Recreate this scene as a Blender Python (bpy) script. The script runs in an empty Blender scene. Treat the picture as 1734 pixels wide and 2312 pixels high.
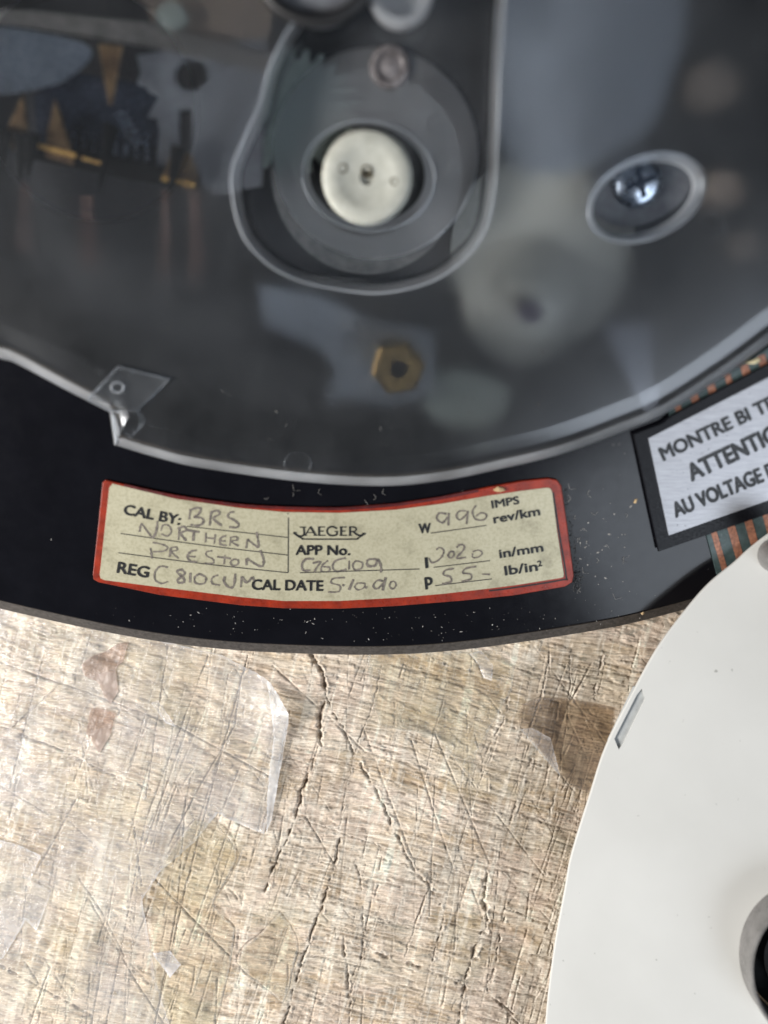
import bpy, bmesh, math, random
import numpy as np
from mathutils import Vector, Matrix
from mathutils.geometry import tessellate_polygon, delaunay_2d_cdt

random.seed(7)
S = 0.001                       # everything below is written in millimetres
scn = bpy.context.scene

# ------------------------------------------------------------------ camera
CAM_H = 135.0                   # camera height above the bench, mm
FPX = 1859.0                    # focal length in photo pixels (photo 1734 x 2312)
cd = bpy.data.cameras.new('camera')
cam = bpy.data.objects.new('camera', cd); scn.collection.objects.link(cam)
cam.location = (0, 0, CAM_H*S); cam.rotation_euler = (0, 0, 0)
cd.sensor_fit = 'HORIZONTAL'; cd.sensor_width = 36.0; cd.lens = FPX/1734*36
cd.clip_start = 0.002; cd.clip_end = 20
cd.dof.use_dof = True; cd.dof.focus_distance = 0.1305; cd.dof.aperture_fstop = 8.5
scn.camera = cam

# ------------------------------------------------------------------ world, lamps, exposure
w = bpy.data.worlds.new('World'); scn.world = w; w.use_nodes = True
bg = w.node_tree.nodes['Background']; bg.inputs[0].default_value = (0.50, 0.58, 0.70, 1); bg.inputs[1].default_value = 0.13

def area(name, loc, target, sx, sy, power, col):
    l = bpy.data.lights.new(name, 'AREA'); l.shape = 'RECTANGLE'; l.size = sx*S; l.size_y = sy*S
    l.energy = power; l.color = col
    o = bpy.data.objects.new(name, l); scn.collection.objects.link(o)
    o.location = Vector(loc)*S
    o.rotation_euler = (Vector(target)-Vector(loc)).to_track_quat('-Z', 'Y').to_euler()
    return o
area('bench_lamp', (-350, -95, 205), (-10, -45, 0), 150, 130, 3.1, (1.0, 0.98, 0.95))
area('window_light', (450, -500, 540), (20, 0, 0), 460, 420, 3.3, (0.82, 0.90, 1.0))
scn.view_settings.view_transform = 'Standard'
scn.view_settings.look = 'None'
scn.view_settings.exposure = 0.0
scn.view_settings.gamma = 1.0
scn.render.engine = 'CYCLES'
scn.cycles.max_bounces = 14
scn.cycles.transparent_max_bounces = 16
scn.cycles.transmission_bounces = 12
scn.cycles.caustics_refractive = True

# ------------------------------------------------------------------ photo geometry -> real planes
TH = math.radians(20)           # the instrument leans: its lower edge lies on the bench, its far side is higher
OY = -(1464-1156)/FPX*(CAM_H-4.0)
DEV_O = Vector((0, OY, 4.0))
AX, AY, AZ = Vector((1, 0, 0)), Vector((0, math.cos(TH), math.sin(TH))), Vector((0, -math.sin(TH), math.cos(TH)))
CAMP = Vector((0, 0, CAM_H))
def plane_pt(u, v, O, X, Y, Z, z):
    d = Vector(((u-867)/FPX, -(v-1156)/FPX, -1))
    P0 = O+Z*z
    t = (P0-CAMP).dot(Z)/d.dot(Z)
    P = CAMP+d*t-O
    return Vector((P.dot(X), P.dot(Y), z))
def D(u, v, z=0.0): return plane_pt(u, v, DEV_O, AX, AY, AZ, z)
def G(u, v, z=0.0):             # bench plane
    t = CAM_H-z
    return Vector(((u-867)/FPX*t, -(v-1156)/FPX*t, z))
# white dial plate: its own lean
PR = math.radians(9); PP = math.radians(-2)
PM = Matrix.Rotation(-PR, 3, 'Y') @ Matrix.Rotation(PP, 3, 'X')
PX, PY, PZ = PM @ Vector((1, 0, 0)), PM @ Vector((0, 1, 0)), PM @ Vector((0, 0, 1))
PL_O = G(1400, 1900, 10.5)
def W(u, v, z=0.0): return plane_pt(u, v, PL_O, PX, PY, PZ, z)

# ------------------------------------------------------------------ helpers
def setp(o, label=None, cat=None, group=None, kind=None):
    if label: o['label'] = label
    if cat: o['category'] = cat
    if group: o['group'] = group
    if kind: o['kind'] = kind
    return o
def empty(name, loc, rot=None):
    o = bpy.data.objects.new(name, None); o.empty_display_size = 0.01
    scn.collection.objects.link(o); o.location = Vector(loc)*S
    if rot is not None: o.rotation_euler = rot
    return o
class MB:
    """collects vertices (mm) and faces, links as one mesh object"""
    def __init__(s): s.v = []; s.f = []
    def add(s, vs, fs):
        b = len(s.v); s.v += [tuple(v) for v in vs]; s.f += [tuple(i+b for i in f) for f in fs]
    def build(s, name, mat, parent=None, smooth=False):
        me = bpy.data.meshes.new(name); me.from_pydata([(x*S, y*S, z*S) for x, y, z in s.v], [], s.f)
        me.materials.append(mat); me.update()
        bm = bmesh.new(); bm.from_mesh(me); bmesh.ops.recalc_face_normals(bm, faces=bm.faces)
        bm.to_mesh(me); bm.free()
        if smooth:
            me.polygons.foreach_set('use_smooth', [True]*len(me.polygons))
            try: me.set_sharp_from_angle(angle=math.radians(smooth if smooth > 1 else 40))
            except Exception: pass
        o = bpy.data.objects.new(name, me); scn.collection.objects.link(o)
        if parent: o.parent = parent
        return o
def catmull(pts, n=8, closed=False):
    P = [Vector(p) for p in pts]; N = len(P); out = []
    rng = N if closed else N-1
    for i in range(rng):
        if closed: a, b, c, d = P[i-1], P[i], P[(i+1) % N], P[(i+2) % N]
        else: a, b, c, d = P[max(i-1, 0)], P[i], P[i+1], P[min(i+2, N-1)]
        for k in range(n):
            t = k/n
            out.append(0.5*((2*b)+(c-a)*t+(2*a-5*b+4*c-d)*t*t+(3*b-a-3*c+d)*t**3))
    if not closed: out.append(P[-1])
    return out
def ell(cu, cv, a, b, ang=0, n=48):
    A = math.radians(ang)
    return [(cu+a*math.cos(t)*math.cos(A)-b*math.sin(t)*math.sin(A), cv+a*math.cos(t)*math.sin(A)+b*math.sin(t)*math.cos(A)) for t in [2*math.pi*k/n for k in range(n)]]
def ccw(L):
    a = sum(L[i][0]*L[(i+1) % len(L)][1]-L[(i+1) % len(L)][0]*L[i][1] for i in range(len(L)))
    return L if a > 0 else L[::-1]
def inset(L, d):
    """inset a ccw loop of 2D/3D points by d mm (negative grows), smoothing with the amount"""
    n = len(L); X = np.array([[p[0], p[1]] for p in L])
    seg = np.roll(X, -1, 0)-X
    T = np.roll(X, -1, 0)-np.roll(X, 1, 0)
    T /= np.maximum(np.linalg.norm(T, axis=1, keepdims=True), 1e-9)
    Nn = np.stack([-T[:, 1], T[:, 0]], 1)
    Y = X+Nn*d
    k = int(abs(d)*1.2)
    for _ in range(k): Y = (np.roll(Y, 1, 0)+2*Y+np.roll(Y, -1, 0))/4
    return Y
def loft(mb, loop, prof, holes=(), cap=True, cap_bottom=False):
    """loop: 2D points mm; prof: (inset, z) from bottom/outside to top; caps last ring (with holes)"""
    L = ccw([(p[0], p[1]) for p in loop]); n = len(L); rings = []
    vs = []
    for d, z in prof:
        R = inset(L, d) if abs(d) > 1e-6 else np.array(L)
        vs += [(p[0], p[1], z) for p in R]; rings.append(R)
    fs = []
    for k in range(len(prof)-1):
        for i in range(n):
            j = (i+1) % n
            fs.append((k*n+i, k*n+j, (k+1)*n+j, (k+1)*n+i))
    mb.add(vs, fs)
    if cap:
        z = prof[-1][1]
        polys = [[Vector((p[0], p[1], 0)) for p in rings[-1]]]+[[Vector((p[0], p[1], 0)) for p in h] for h in holes]
        tri = tessellate_polygon(polys); flat = [p for q in polys for p in q]
        mb.add([(p[0], p[1], z) for p in flat], tri)
    if cap_bottom:
        z = prof[0][1]
        polys = [[Vector((p[0], p[1], 0)) for p in rings[0]]]+[[Vector((p[0], p[1], 0)) for p in h] for h in holes]
        tri = tessellate_polygon(polys); flat = [p for q in polys for p in q]
        mb.add([(p[0], p[1], z) for p in flat], tri)
def wall(mb, la, za, lb, zb):
    n = len(la)
    mb.add([(p[0], p[1], za) for p in la]+[(p[0], p[1], zb) for p in lb], [(i, (i+1) % n, n+(i+1) % n, n+i) for i in range(n)])
def slab(name, px, z, th, mat, parent, F=D, bev=0.1, smooth_n=0, holes=()):
    loop = [F(u, v, z) for u, v in px]
    if smooth_n: loop = catmull([(p[0], p[1], 0) for p in loop], smooth_n, True)
    hl = [[(F(u, v, z)[0], F(u, v, z)[1]) for u, v in h] for h in holes]
    mb = MB(); loft(mb, loop, [(0, z-th), (0, z-bev), (bev*0.35, z-bev*0.35), (bev, z)], holes=hl)
    for h in hl: wall(mb, h, z, h, z-th)
    return mb.build(name, mat, parent)
def tube(mb, pts, r, n=8, closed=False, taper=None):
    P = [Vector(p) for p in pts]; N = len(P); vs = []
    up = Vector((0, 0, 1))
    for i, p in enumerate(P):
        t = (P[(i+1) % N]-P[i-1]) if closed else (P[min(i+1, N-1)]-P[max(i-1, 0)])
        t.normalize(); a = t.cross(up)
        if a.length < 1e-4: a = t.cross(Vector((1, 0, 0)))
        a.normalize(); b = a.cross(t)
        rr = r if taper is None else r*(taper[0]+(taper[1]-taper[0])*i/(N-1))
        for k in range(n):
            A = 2*math.pi*k/n; vs.append(p+a*math.cos(A)*rr+b*math.sin(A)*rr)
    fs = []
    for i in range(N if closed else N-1):
        j = (i+1) % N
        for k in range(n): fs.append((i*n+k, i*n+(k+1) % n, j*n+(k+1) % n, j*n+k))
    if not closed: fs += [tuple(range(n)), tuple(range((N-1)*n, N*n))]
    mb.add(vs, fs)
def lathe(mb, c, prof, n=48, sx=1, sy=1):
    """prof (r,z) around c (x,y)"""
    vs = []
    for r, z in prof:
        for k in range(n):
            A = 2*math.pi*k/n; vs.append((c[0]+r*sx*math.cos(A), c[1]+r*sy*math.sin(A), z))
    fs = []
    for q in range(len(prof)-1):
        for k in range(n): fs.append((q*n+k, q*n+(k+1) % n, (q+1)*n+(k+1) % n, (q+1)*n+k))
    if prof[-1][0] > 1e-6: fs.append(tuple(range((len(prof)-1)*n, len(prof)*n)))
    mb.add(vs, fs)
_z = [0]
def stroke(mb, pts, wpx, z, F=D, n=5, jit=0.0):
    """flat ribbon through photo points, on plane z"""
    P = [Vector((p[0], p[1], 0)) for p in pts]
    if len(P) > 2: P = catmull(P, n)
    _z[0] = (_z[0]+1) % 7; zz = z+_z[0]*0.004
    vs = []
    m = len(P)
    for i, p in enumerate(P):
        t = P[min(i+1, m-1)]-P[max(i-1, 0)]
        if t.length < 1e-6: t = Vector((1, 0, 0))
        t.normalize(); a = Vector((-t.y, t.x, 0))
        ww = wpx*(0.5+(random.uniform(-jit, jit) if jit else 0))
        vs += [F(p.x+a.x*ww, p.y+a.y*ww, zz), F(p.x-a.x*ww, p.y-a.y*ww, zz)]
    mb.add(vs, [(2*i, 2*i+1, 2*i+3, 2*i+2) for i in range(m-1)])
_tc = {}
def text_geo(s, bold):
    k = (s, bold)
    if k in _tc: return _tc[k]
    c = bpy.data.curves.new('t', 'FONT'); c.body = s; c.offset = bold; c.resolution_u = 3
    o = bpy.data.objects.new('t', c); scn.collection.objects.link(o)
    bpy.context.view_layer.update()
    me = bpy.data.meshes.new_from_object(o.evaluated_get(bpy.context.evaluated_depsgraph_get()))
    vs = [tuple(v.co) for v in me.vertices]; fs = [tuple(p.vertices) for p in me.polygons]
    bpy.data.objects.remove(o); bpy.data.curves.remove(c); bpy.data.meshes.remove(me)
    _tc[k] = (vs, fs); return _tc[k]
def text(mb, s, p0, p1, h, z, F=D, bold=0.018, shear=0.0, wt=1.4):
    """p0, p1: left and right ends of the baseline in photo pixels, h: cap height in photo pixels"""
    vs, fs = text_geo(s, bold); capv, _ = text_geo('H', bold)
    ch = max(v[1] for v in capv); x0 = min(v[0] for v in vs); x1 = max(v[0] for v in vs)
    a = Vector((p1[0]-p0[0], p1[1]-p0[1])); L = a.length; a /= L; b = Vector((a.y, -a.x))
    out = []
    for x, y, _ in vs:
        X = (x-x0)/(x1-x0)*L+shear*y/ch*h; Y = y/ch*h
        out.append(F(p0[0]+a.x*X+b.x*Y, p0[1]+a.y*X+b.y*Y, z))
    mb.add(out, fs)
    for q, (ox, oy) in enumerate(((-.9, 0), (.9, 0), (0, .7), (0, -.7), (.8, .6), (-.8, -.6))):
        k = (h/24.0)*wt
        mb.add([F(p0[0]+a.x*((x-x0)/(x1-x0)*L)+b.x*(y/ch*h)+a.x*ox*k+b.x*oy*k, p0[1]+a.y*((x-x0)/(x1-x0)*L)+b.y*(y/ch*h)+a.y*ox*k+b.y*oy*k, z+.006*(q+1)) for x, y, _ in vs], fs)

# ------------------------------------------------------------------ materials
def schlick(nt, f0=0.04, normal=None):
    lw = nt.nodes.new('ShaderNodeLayerWeight'); lw.inputs['Blend'].default_value = 0.5
    if normal: nt.links.new(normal, lw.inputs['Normal'])
    pw = nt.nodes.new('ShaderNodeMath'); pw.operation = 'POWER'; pw.inputs[1].default_value = 5.0; nt.links.new(lw.outputs['Facing'], pw.inputs[0])
    ma = nt.nodes.new('ShaderNodeMath'); ma.operation = 'MULTIPLY_ADD'; ma.inputs[1].default_value = 1-f0; ma.inputs[2].default_value = f0; nt.links.new(pw.outputs[0], ma.inputs[0])
    return ma.outputs[0]
def newmat(name):
    m = bpy.data.materials.new(name); m.use_nodes = True
    nt = m.node_tree; nt.nodes.clear()
    out = nt.nodes.new('ShaderNodeOutputMaterial')
    return m, nt, out
def N(nt, t, **kw):
    n = nt.nodes.new(t)
    for k, v in kw.items():
        if k in n.inputs: n.inputs[k].default_value = v
        else: setattr(n, k, v)
    return n
def coords(nt, scale=1000.0, sc=(1, 1, 1), rot=0.0):
    tc = N(nt, 'ShaderNodeTexCoord'); mp = N(nt, 'ShaderNodeMapping')
    mp.inputs['Scale'].default_value = (scale*sc[0], scale*sc[1], scale*sc[2]); mp.inputs['Rotation'].default_value = (0, 0, rot)
    nt.links.new(tc.outputs['Object'], mp.inputs['Vector']); return mp.outputs[0]
def noise(nt, vec, scale, detail=4, rough=0.6):
    n = N(nt, 'ShaderNodeTexNoise'); n.inputs['Scale'].default_value = scale; n.inputs['Detail'].default_value = detail; n.inputs['Roughness'].default_value = rough
    nt.links.new(vec, n.inputs['Vector']); return n.outputs['Fac']
def ramp(nt, fac, stops):
    r = N(nt, 'ShaderNodeValToRGB'); e = r.color_ramp.elements
    while len(e) < len(stops): e.new(0.5)
    for q, (p, c) in zip(e, stops): q.position = p; q.color = (c[0], c[1], c[2], 1) if hasattr(c, '__len__') else (c, c, c, 1)
    nt.links.new(fac, r.inputs[0]); return r.outputs[0]
def bump(nt, h, dist, strength=1.0, base=None):
    b = N(nt, 'ShaderNodeBump'); b.inputs['Distance'].default_value = dist*S; b.inputs['Strength'].default_value = strength
    nt.links.new(h, b.inputs['Height'])
    if base: nt.links.new(base, b.inputs['Normal'])
    return b.outputs[0]
def pbr(name, c1, c2=None, rough=0.5, metal=0.0, scale=0.6, rvar=0.15, bmp=0.02, bscale=3.0, spec=0.5, coat=0.0, stretch=(1, 1, 1), sss=0.0, rot=0.0):
    m, nt, out = newmat(name); p = N(nt, 'ShaderNodeBsdfPrincipled'); v = coords(nt, sc=stretch, rot=rot)
    c2 = c2 or tuple(x*0.8 for x in c1)
    f = noise(nt, v, scale, 6); nt.links.new(ramp(nt, f, [(0.35, c2), (0.65, c1)]), p.inputs['Base Color'])
    f2 = noise(nt, v, bscale, 4)
    nt.links.new(ramp(nt, f2, [(0.3, max(rough-rvar, 0.02)), (0.7, min(rough+rvar, 1))]), p.inputs['Roughness'])
    p.inputs['Metallic'].default_value = metal; p.inputs['Specular IOR Level'].default_value = spec; p.inputs['Coat Weight'].default_value = coat
    if sss: p.inputs['Subsurface Weight'].default_value = sss; p.inputs['Subsurface Scale'].default_value = 0.001; p.inputs['Subsurface Radius'].default_value = (1, .9, .7)
    if bmp: nt.links.new(bump(nt, f2, bmp), p.inputs['Normal'])
    nt.links.new(p.outputs[0], out.inputs[0]); return m

M = {}
M['black'] = pbr('black_paint', (0.005, 0.005, 0.007), (0.0035, 0.0035, 0.005), 0.16, 0, 0.15, 0.02, 0, 0.5, spec=0.28)
M['border'] = pbr('matt_black_border', (0.006, 0.006, 0.008), None, 0.35, bmp=0, spec=0.15)
M['needle'] = pbr('matt_black_needle', (0.004, 0.004, 0.004), None, 0.8, bmp=0, spec=0.05)
M['rim'] = pbr('grey_rim', (0.075, 0.066, 0.060), (0.032, 0.028, 0.026), 0.5, 0.0, 1.6, 0.2, 0.06, 3.0)
M['cavity'] = pbr('dark_housing', (0.016, 0.016, 0.018), (0.010, 0.010, 0.012), 0.7)
M['red'] = pbr('red_border', (0.30, 0.027, 0.008), (0.17, 0.016, 0.006), 0.33, 0, 0.5, 0.1, 0.01)
M['darkred'] = pbr('dark_red_shade', (0.10, 0.006, 0.006), (0.05, 0.004, 0.004), 0.4)
M['ink'] = pbr('black_ink', (0.008, 0.008, 0.009), None, 0.45, bmp=0)
M['rule'] = pbr('thin_black_rule', (0.03, 0.028, 0.025), None, 0.5, bmp=0)
M['hand'] = pbr('faded_pen_ink', (0.075, 0.062, 0.055), (0.20, 0.17, 0.14), 0.6, scale=1.6, bmp=0)
M['cream'] = pbr('cream_plastic', (0.60, 0.60, 0.54), (0.50, 0.50, 0.44), 0.4, sss=0.2, bmp=0.01)
M['softcream'] = pbr('grey_cream_plastic', (0.13, 0.125, 0.12), (0.07, 0.068, 0.065), 0.6)
M['hubcream'] = pbr('aged_cream_plastic', (0.43, 0.425, 0.37), (0.36, 0.355, 0.305), 0.55, sss=0.2, bmp=0.02)
M['dullcream'] = pbr('dull_cream_plastic', (0.27, 0.265, 0.235), (0.22, 0.215, 0.19), 0.5)
M['brass'] = pbr('brass', (0.50, 0.33, 0.13), (0.26, 0.17, 0.07), 0.22, 0.9, bmp=0.02)
M['steel'] = pbr('zinc_plated_steel', (0.55, 0.60, 0.68), (0.30, 0.34, 0.40), 0.25, 1.0, bmp=0.01)
M['greymetal'] = pbr('grey_plate_metal', (0.17, 0.185, 0.21), (0.11, 0.12, 0.135), 0.5, 0.2, scale=0.2)
M['gearplastic'] = pbr('grey_gear_plastic', (0.12, 0.125, 0.135), (0.085, 0.085, 0.095), 0.5)
M['gold'] = pbr('gilded_contact', (0.20, 0.125, 0.06), (0.09, 0.05, 0.025), 0.35, 0.6)
M['copper'] = pbr('copper_glimmer', (0.115, 0.062, 0.048), (0.05, 0.03, 0.028), 0.5, 0.3)
M['blackplastic'] = pbr('black_plastic', (0.006, 0.006, 0.007), None, 0.5)
M['bluefilm'] = pbr('blue_grey_film', (0.05, 0.06, 0.085), (0.010, 0.014, 0.024), 0.2, 0.5, scale=0.15)
M['palegreen'] = pbr('pale_plate', (0.17, 0.19, 0.17), (0.12, 0.135, 0.12), 0.6)
M['tan'] = pbr('brown_part', (0.15, 0.11, 0.08), (0.08, 0.06, 0.05), 0.6)
M['pcb'] = pbr('green_board', (0.055, 0.085, 0.085), (0.035, 0.055, 0.055), 0.45, 0, 1.5, bmp=0.04)
M['trace'] = pbr('copper_trace', (0.42, 0.18, 0.105), (0.20, 0.09, 0.06), 0.5, 0.15, 2.0, bmp=0.04)
M['dust'] = pbr('pale_dust', (0.50, 0.48, 0.45), (0.22, 0.20, 0.18), 0.9, scale=1.0)
M['chip'] = pbr('wood_crumb', (0.60, 0.44, 0.25), (0.42, 0.28, 0.14), 0.8, scale=2.0)
M['screwdark'] = pbr('dark_recess', (0.02, 0.03, 0.05), None, 0.4, 0.3)

def mat_label():
    m, nt, out = newmat('aged_cream_label'); p = N(nt, 'ShaderNodeBsdfPrincipled'); v = coords(nt)
    a = noise(nt, v, 0.22, 8, 0.7); c = ramp(nt, a, [(0.28, (0.29, 0.265, 0.18)), (0.46, (0.45, 0.415, 0.29)), (0.72, (0.50, 0.465, 0.335))])
    b = noise(nt, v, 2.2, 5, 0.7); cb = ramp(nt, b, [(0.40, (0.62, 0.61, 0.55)), (0.53, (1, 1, 1))])
    mx = N(nt, 'ShaderNodeMix', data_type='RGBA', blend_type='MULTIPLY'); mx.inputs[0].default_value = 0.35
    nt.links.new(c, mx.inputs[6]); nt.links.new(cb, mx.inputs[7])
    nt.links.new(mx.outputs[2], p.inputs['Base Color'])
    p.inputs['Metallic'].default_value = 0.15
    nt.links.new(ramp(nt, b, [(0.3, 0.28), (0.7, 0.42)]), p.inputs['Roughness'])
    nt.links.new(bump(nt, b, 0.02), p.inputs['Normal']); nt.links.new(p.outputs[0], out.inputs[0]); return m
M['label'] = mat_label()
def mat_silver():
    m, nt, out = newmat('brushed_silver_foil'); p = N(nt, 'ShaderNodeBsdfPrincipled')
    v = coords(nt, rot=math.radians(-22), sc=(0.25, 4, 1)); a = noise(nt, v, 1.6, 6, 0.7)
    nt.links.new(ramp(nt, a, [(0.3, (0.26, 0.26, 0.275)), (0.7, (0.40, 0.40, 0.42))]), p.inputs['Base Color'])
    v2 = coords(nt); b = noise(nt, v2, 1.8, 3); g = ramp(nt, b, [(0.27, 0.8), (0.33, 0.38)])
    nt.links.new(g, p.inputs['Roughness']); p.inputs['Metallic'].default_value = 0.45
    nt.links.new(bump(nt, a, 0.015), p.inputs['Normal']); nt.links.new(p.outputs[0], out.inputs[0]); return m
M['silver'] = mat_silver()
def mat_clear(name, rough, ior, milk, gloss_rough, trans=0.25, tint=(0.93, 0.95, 0.97), milkc=(0.75, 0.77, 0.80), polish=None, spec=0.045):
    """moulded clear plastic: rough refraction + clear part + a little milky scatter + surface gloss"""
    m, nt, out = newmat(name)
    r = N(nt, 'ShaderNodeBsdfRefraction'); r.inputs['Color'].default_value = (*tint, 1); r.inputs['Roughness'].default_value = rough; r.inputs['IOR'].default_value = ior
    t = N(nt, 'ShaderNodeBsdfTransparent'); t.inputs['Color'].default_value = (*tint, 1)
    d = N(nt, 'ShaderNodeBsdfDiffuse'); d.inputs['Color'].default_value = (*milkc, 1)
    tl = N(nt, 'ShaderNodeBsdfTranslucent'); tl.inputs['Color'].default_value = (*milkc, 1)
    g = N(nt, 'ShaderNodeBsdfGlossy'); g.inputs['Roughness'].default_value = gloss_rough; g.inputs['Color'].default_value = (0.95, 0.97, 1, 1)
    v = coords(nt); nb = noise(nt, v, 5.0, 4); b = bump(nt, nb, 0.01)
    if polish:                  # a polished window in the moulding
        vm = N(nt, 'ShaderNodeVectorMath', operation='DISTANCE'); nt.links.new(v, vm.inputs[0]); vm.inputs[1].default_value = polish[0]
        mr_ = N(nt, 'ShaderNodeMapRange', interpolation_type='SMOOTHSTEP'); mr_.inputs['From Min'].default_value = polish[1]; mr_.inputs['From Max'].default_value = polish[2]
        mr_.inputs['To Min'].default_value = 0.05; mr_.inputs['To Max'].default_value = rough
        nt.links.new(vm.outputs['Value'], mr_.inputs['Value']); nt.links.new(mr_.outputs[0], r.inputs['Roughness'])
    nt.links.new(b, g.inputs['Normal'])
    m1 = N(nt, 'ShaderNodeMixShader'); m1.inputs[0].default_value = trans; nt.links.new(r.outputs[0], m1.inputs[1]); nt.links.new(t.outputs[0], m1.inputs[2])
    m2 = N(nt, 'ShaderNodeMixShader'); m2.inputs[0].default_value = 0.35; nt.links.new(d.outputs[0], m2.inputs[1]); nt.links.new(tl.outputs[0], m2.inputs[2])
    mk = noise(nt, v, 0.09, 4); mr = ramp(nt, mk, [(0.35, milk*0.6), (0.65, milk*1.3)])
    if polish:
        mm = N(nt, 'ShaderNodeMath', operation='MULTIPLY'); m5 = N(nt, 'ShaderNodeMapRange'); m5.inputs['From Min'].default_value = 0.05; m5.inputs['From Max'].default_value = rough
        m5.inputs['To Min'].default_value = 0.25; nt.links.new(mr_.outputs[0], m5.inputs['Value']); nt.links.new(m5.outputs[0], mm.inputs[0]); nt.links.new(mr, mm.inputs[1]); mr = mm.outputs[0]
    m3 = N(nt, 'ShaderNodeMixShader'); nt.links.new(mr, m3.inputs[0]); nt.links.new(m1.outputs[0], m3.inputs[1]); nt.links.new(m2.outputs[0], m3.inputs[2])
    m4 = N(nt, 'ShaderNodeMixShader'); nt.links.new(schlick(nt, spec), m4.inputs[0]); nt.links.new(m3.outputs[0], m4.inputs[1]); nt.links.new(g.outputs[0], m4.inputs[2])
    nt.links.new(m4.outputs[0], out.inputs[0]); return m
_p = D(200, 240, 3.5)
M['cover'] = mat_clear('frosted_clear_plastic', 0.5, 1.42, 0.034, 0.21, 0.03, polish=((_p.x, _p.y, 3.5), 0, 27), spec=0.06)
M['clear'] = mat_clear('clear_plastic', 0.10, 1.08, 0.05, 0.08, 0.5)
M['frost'] = mat_clear('milky_edge_plastic', 0.5, 1.2, 0.36, 0.3, 0.2)
M['softfrost'] = mat_clear('soft_milky_plastic', 0.4, 1.2, 0.13, 0.3, 0.2)
M['frostfloor'] = mat_clear('milky_floor_plastic', 0.4, 1.2, 0.10, 0.3, 0.2, milkc=(0.64, 0.63, 0.63))

def mat_plate():
    m, nt, out = newmat('off_white_enamel'); p = N(nt, 'ShaderNodeBsdfPrincipled'); v = coords(nt)
    a = noise(nt, v, 0.05, 5, 0.5); c = ramp(nt, a, [(0.3, (0.61, 0.60, 0.565)), (0.7, (0.675, 0.665, 0.63))])
    b = noise(nt, v, 0.9, 2, 0.4); cb = ramp(nt, b, [(0.22, (0.45, 0.44, 0.42)), (0.26, (1, 1, 1))])
    mx = N(nt, 'ShaderNodeMix', data_type='RGBA', blend_type='MULTIPLY'); mx.inputs[0].default_value = 0.8
    nt.links.new(c, mx.inputs[6]); nt.links.new(cb, mx.inputs[7]); nt.links.new(mx.outputs[2], p.inputs['Base Color'])
    p.inputs['Roughness'].default_value = 0.42; d = noise(nt, v, 4, 3); nt.links.new(bump(nt, d, 0.006), p.inputs['Normal'])
    nt.links.new(p.outputs[0], out.inputs[0]); return m
M['plate'] = mat_plate()
M['plategrey'] = pbr('grey_worn_metal', (0.50, 0.51, 0.50), (0.40, 0.41, 0.41), 0.4, 0.1)
M['collar'] = pbr('grey_collar', (0.22, 0.21, 0.205), (0.15, 0.145, 0.14), 0.35, 0.2)
M['bluegrey'] = pbr('blue_grey_plastic', (0.30, 0.33, 0.38), (0.24, 0.26, 0.31), 0.4)

# ------------------------------------------------------------------ the bench: scored, fibrous wood
def h2(ix, iy, seed):
    n = (ix.astype(np.int64)*374761393+iy.astype(np.int64)*668265263+seed*1442695041) & 0x7fffffff
    n = ((n ^ (n >> 13))*1274126177) & 0x7fffffff
    n = (n ^ (n >> 16)) & 0xffffff
    return n/float(0xffffff)
def vn(x, y, seed):
    ix = np.floor(x); iy = np.floor(y); fx = x-ix; fy = y-iy
    fx = fx*fx*(3-2*fx); fy = fy*fy*(3-2*fy)
    a = h2(ix, iy, seed); b = h2(ix+1, iy, seed); c = h2(ix, iy+1, seed); d = h2(ix+1, iy+1, seed)
    return (a*(1-fx)+b*fx)*(1-fy)+(c*(1-fx)+d*fx)*fy
def fbm(x, y, seed, o=4, g=0.5):
    s = 0; a = 1; t = 0
    for k in range(o):
        s = s+a*vn(x*2**k+17.3*k, y*2**k+9.1*k, seed+k); t += a; a *= g
    return s/t
STEP = 0.14
def axis(lo, hi, far_lo, far_hi):
    mid = list(np.arange(lo, hi, STEP)); a = []; x = lo; s = STEP
    while x > far_lo: s *= 1.35; x -= s; a.append(x)
    b = []; x = mid[-1]; s = STEP
    while x < far_hi: s *= 1.35; x += s; b.append(x)
    return np.array(a[::-1]+mid+b)
xs = axis(-66, 66, -420, 420); ys = axis(-88, -8, -420, 420)
XX, YY = np.meshgrid(xs, ys)
GA = math.radians(-14)
wx = (fbm(XX/22, YY/22, 5, 3)-0.5)*3.2
Sg = XX*math.cos(GA)+YY*math.sin(GA); Tg = -XX*math.sin(GA)+YY*math.cos(GA)+wx
fib = fbm(Sg/7.0, Tg/0.42, 11, 4, 0.6)
fib2 = fbm(Sg/2.2, Tg/0.22, 31, 3, 0.6)
band = fbm(Sg/40, Tg/2.6, 51, 4, 0.55)
lump = fbm(XX/3.0, YY/3.0, 71, 4, 0.55)
chipn = fbm(Sg/2.6, Tg/0.9, 91, 3, 0.5)
HH = (fib-0.5)*0.34+(fib2-0.5)*0.22+(lump-0.5)*0.30+(band-0.5)*0.15
chips = np.clip((chipn-0.60)/0.05, 0, 1)
HH -= chips*0.14
HH += (fbm(XX/0.8, YY/0.8, 77, 3, .6)-.5)*.10
pale = np.zeros_like(XX); dark = np.zeros_like(XX)
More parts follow.
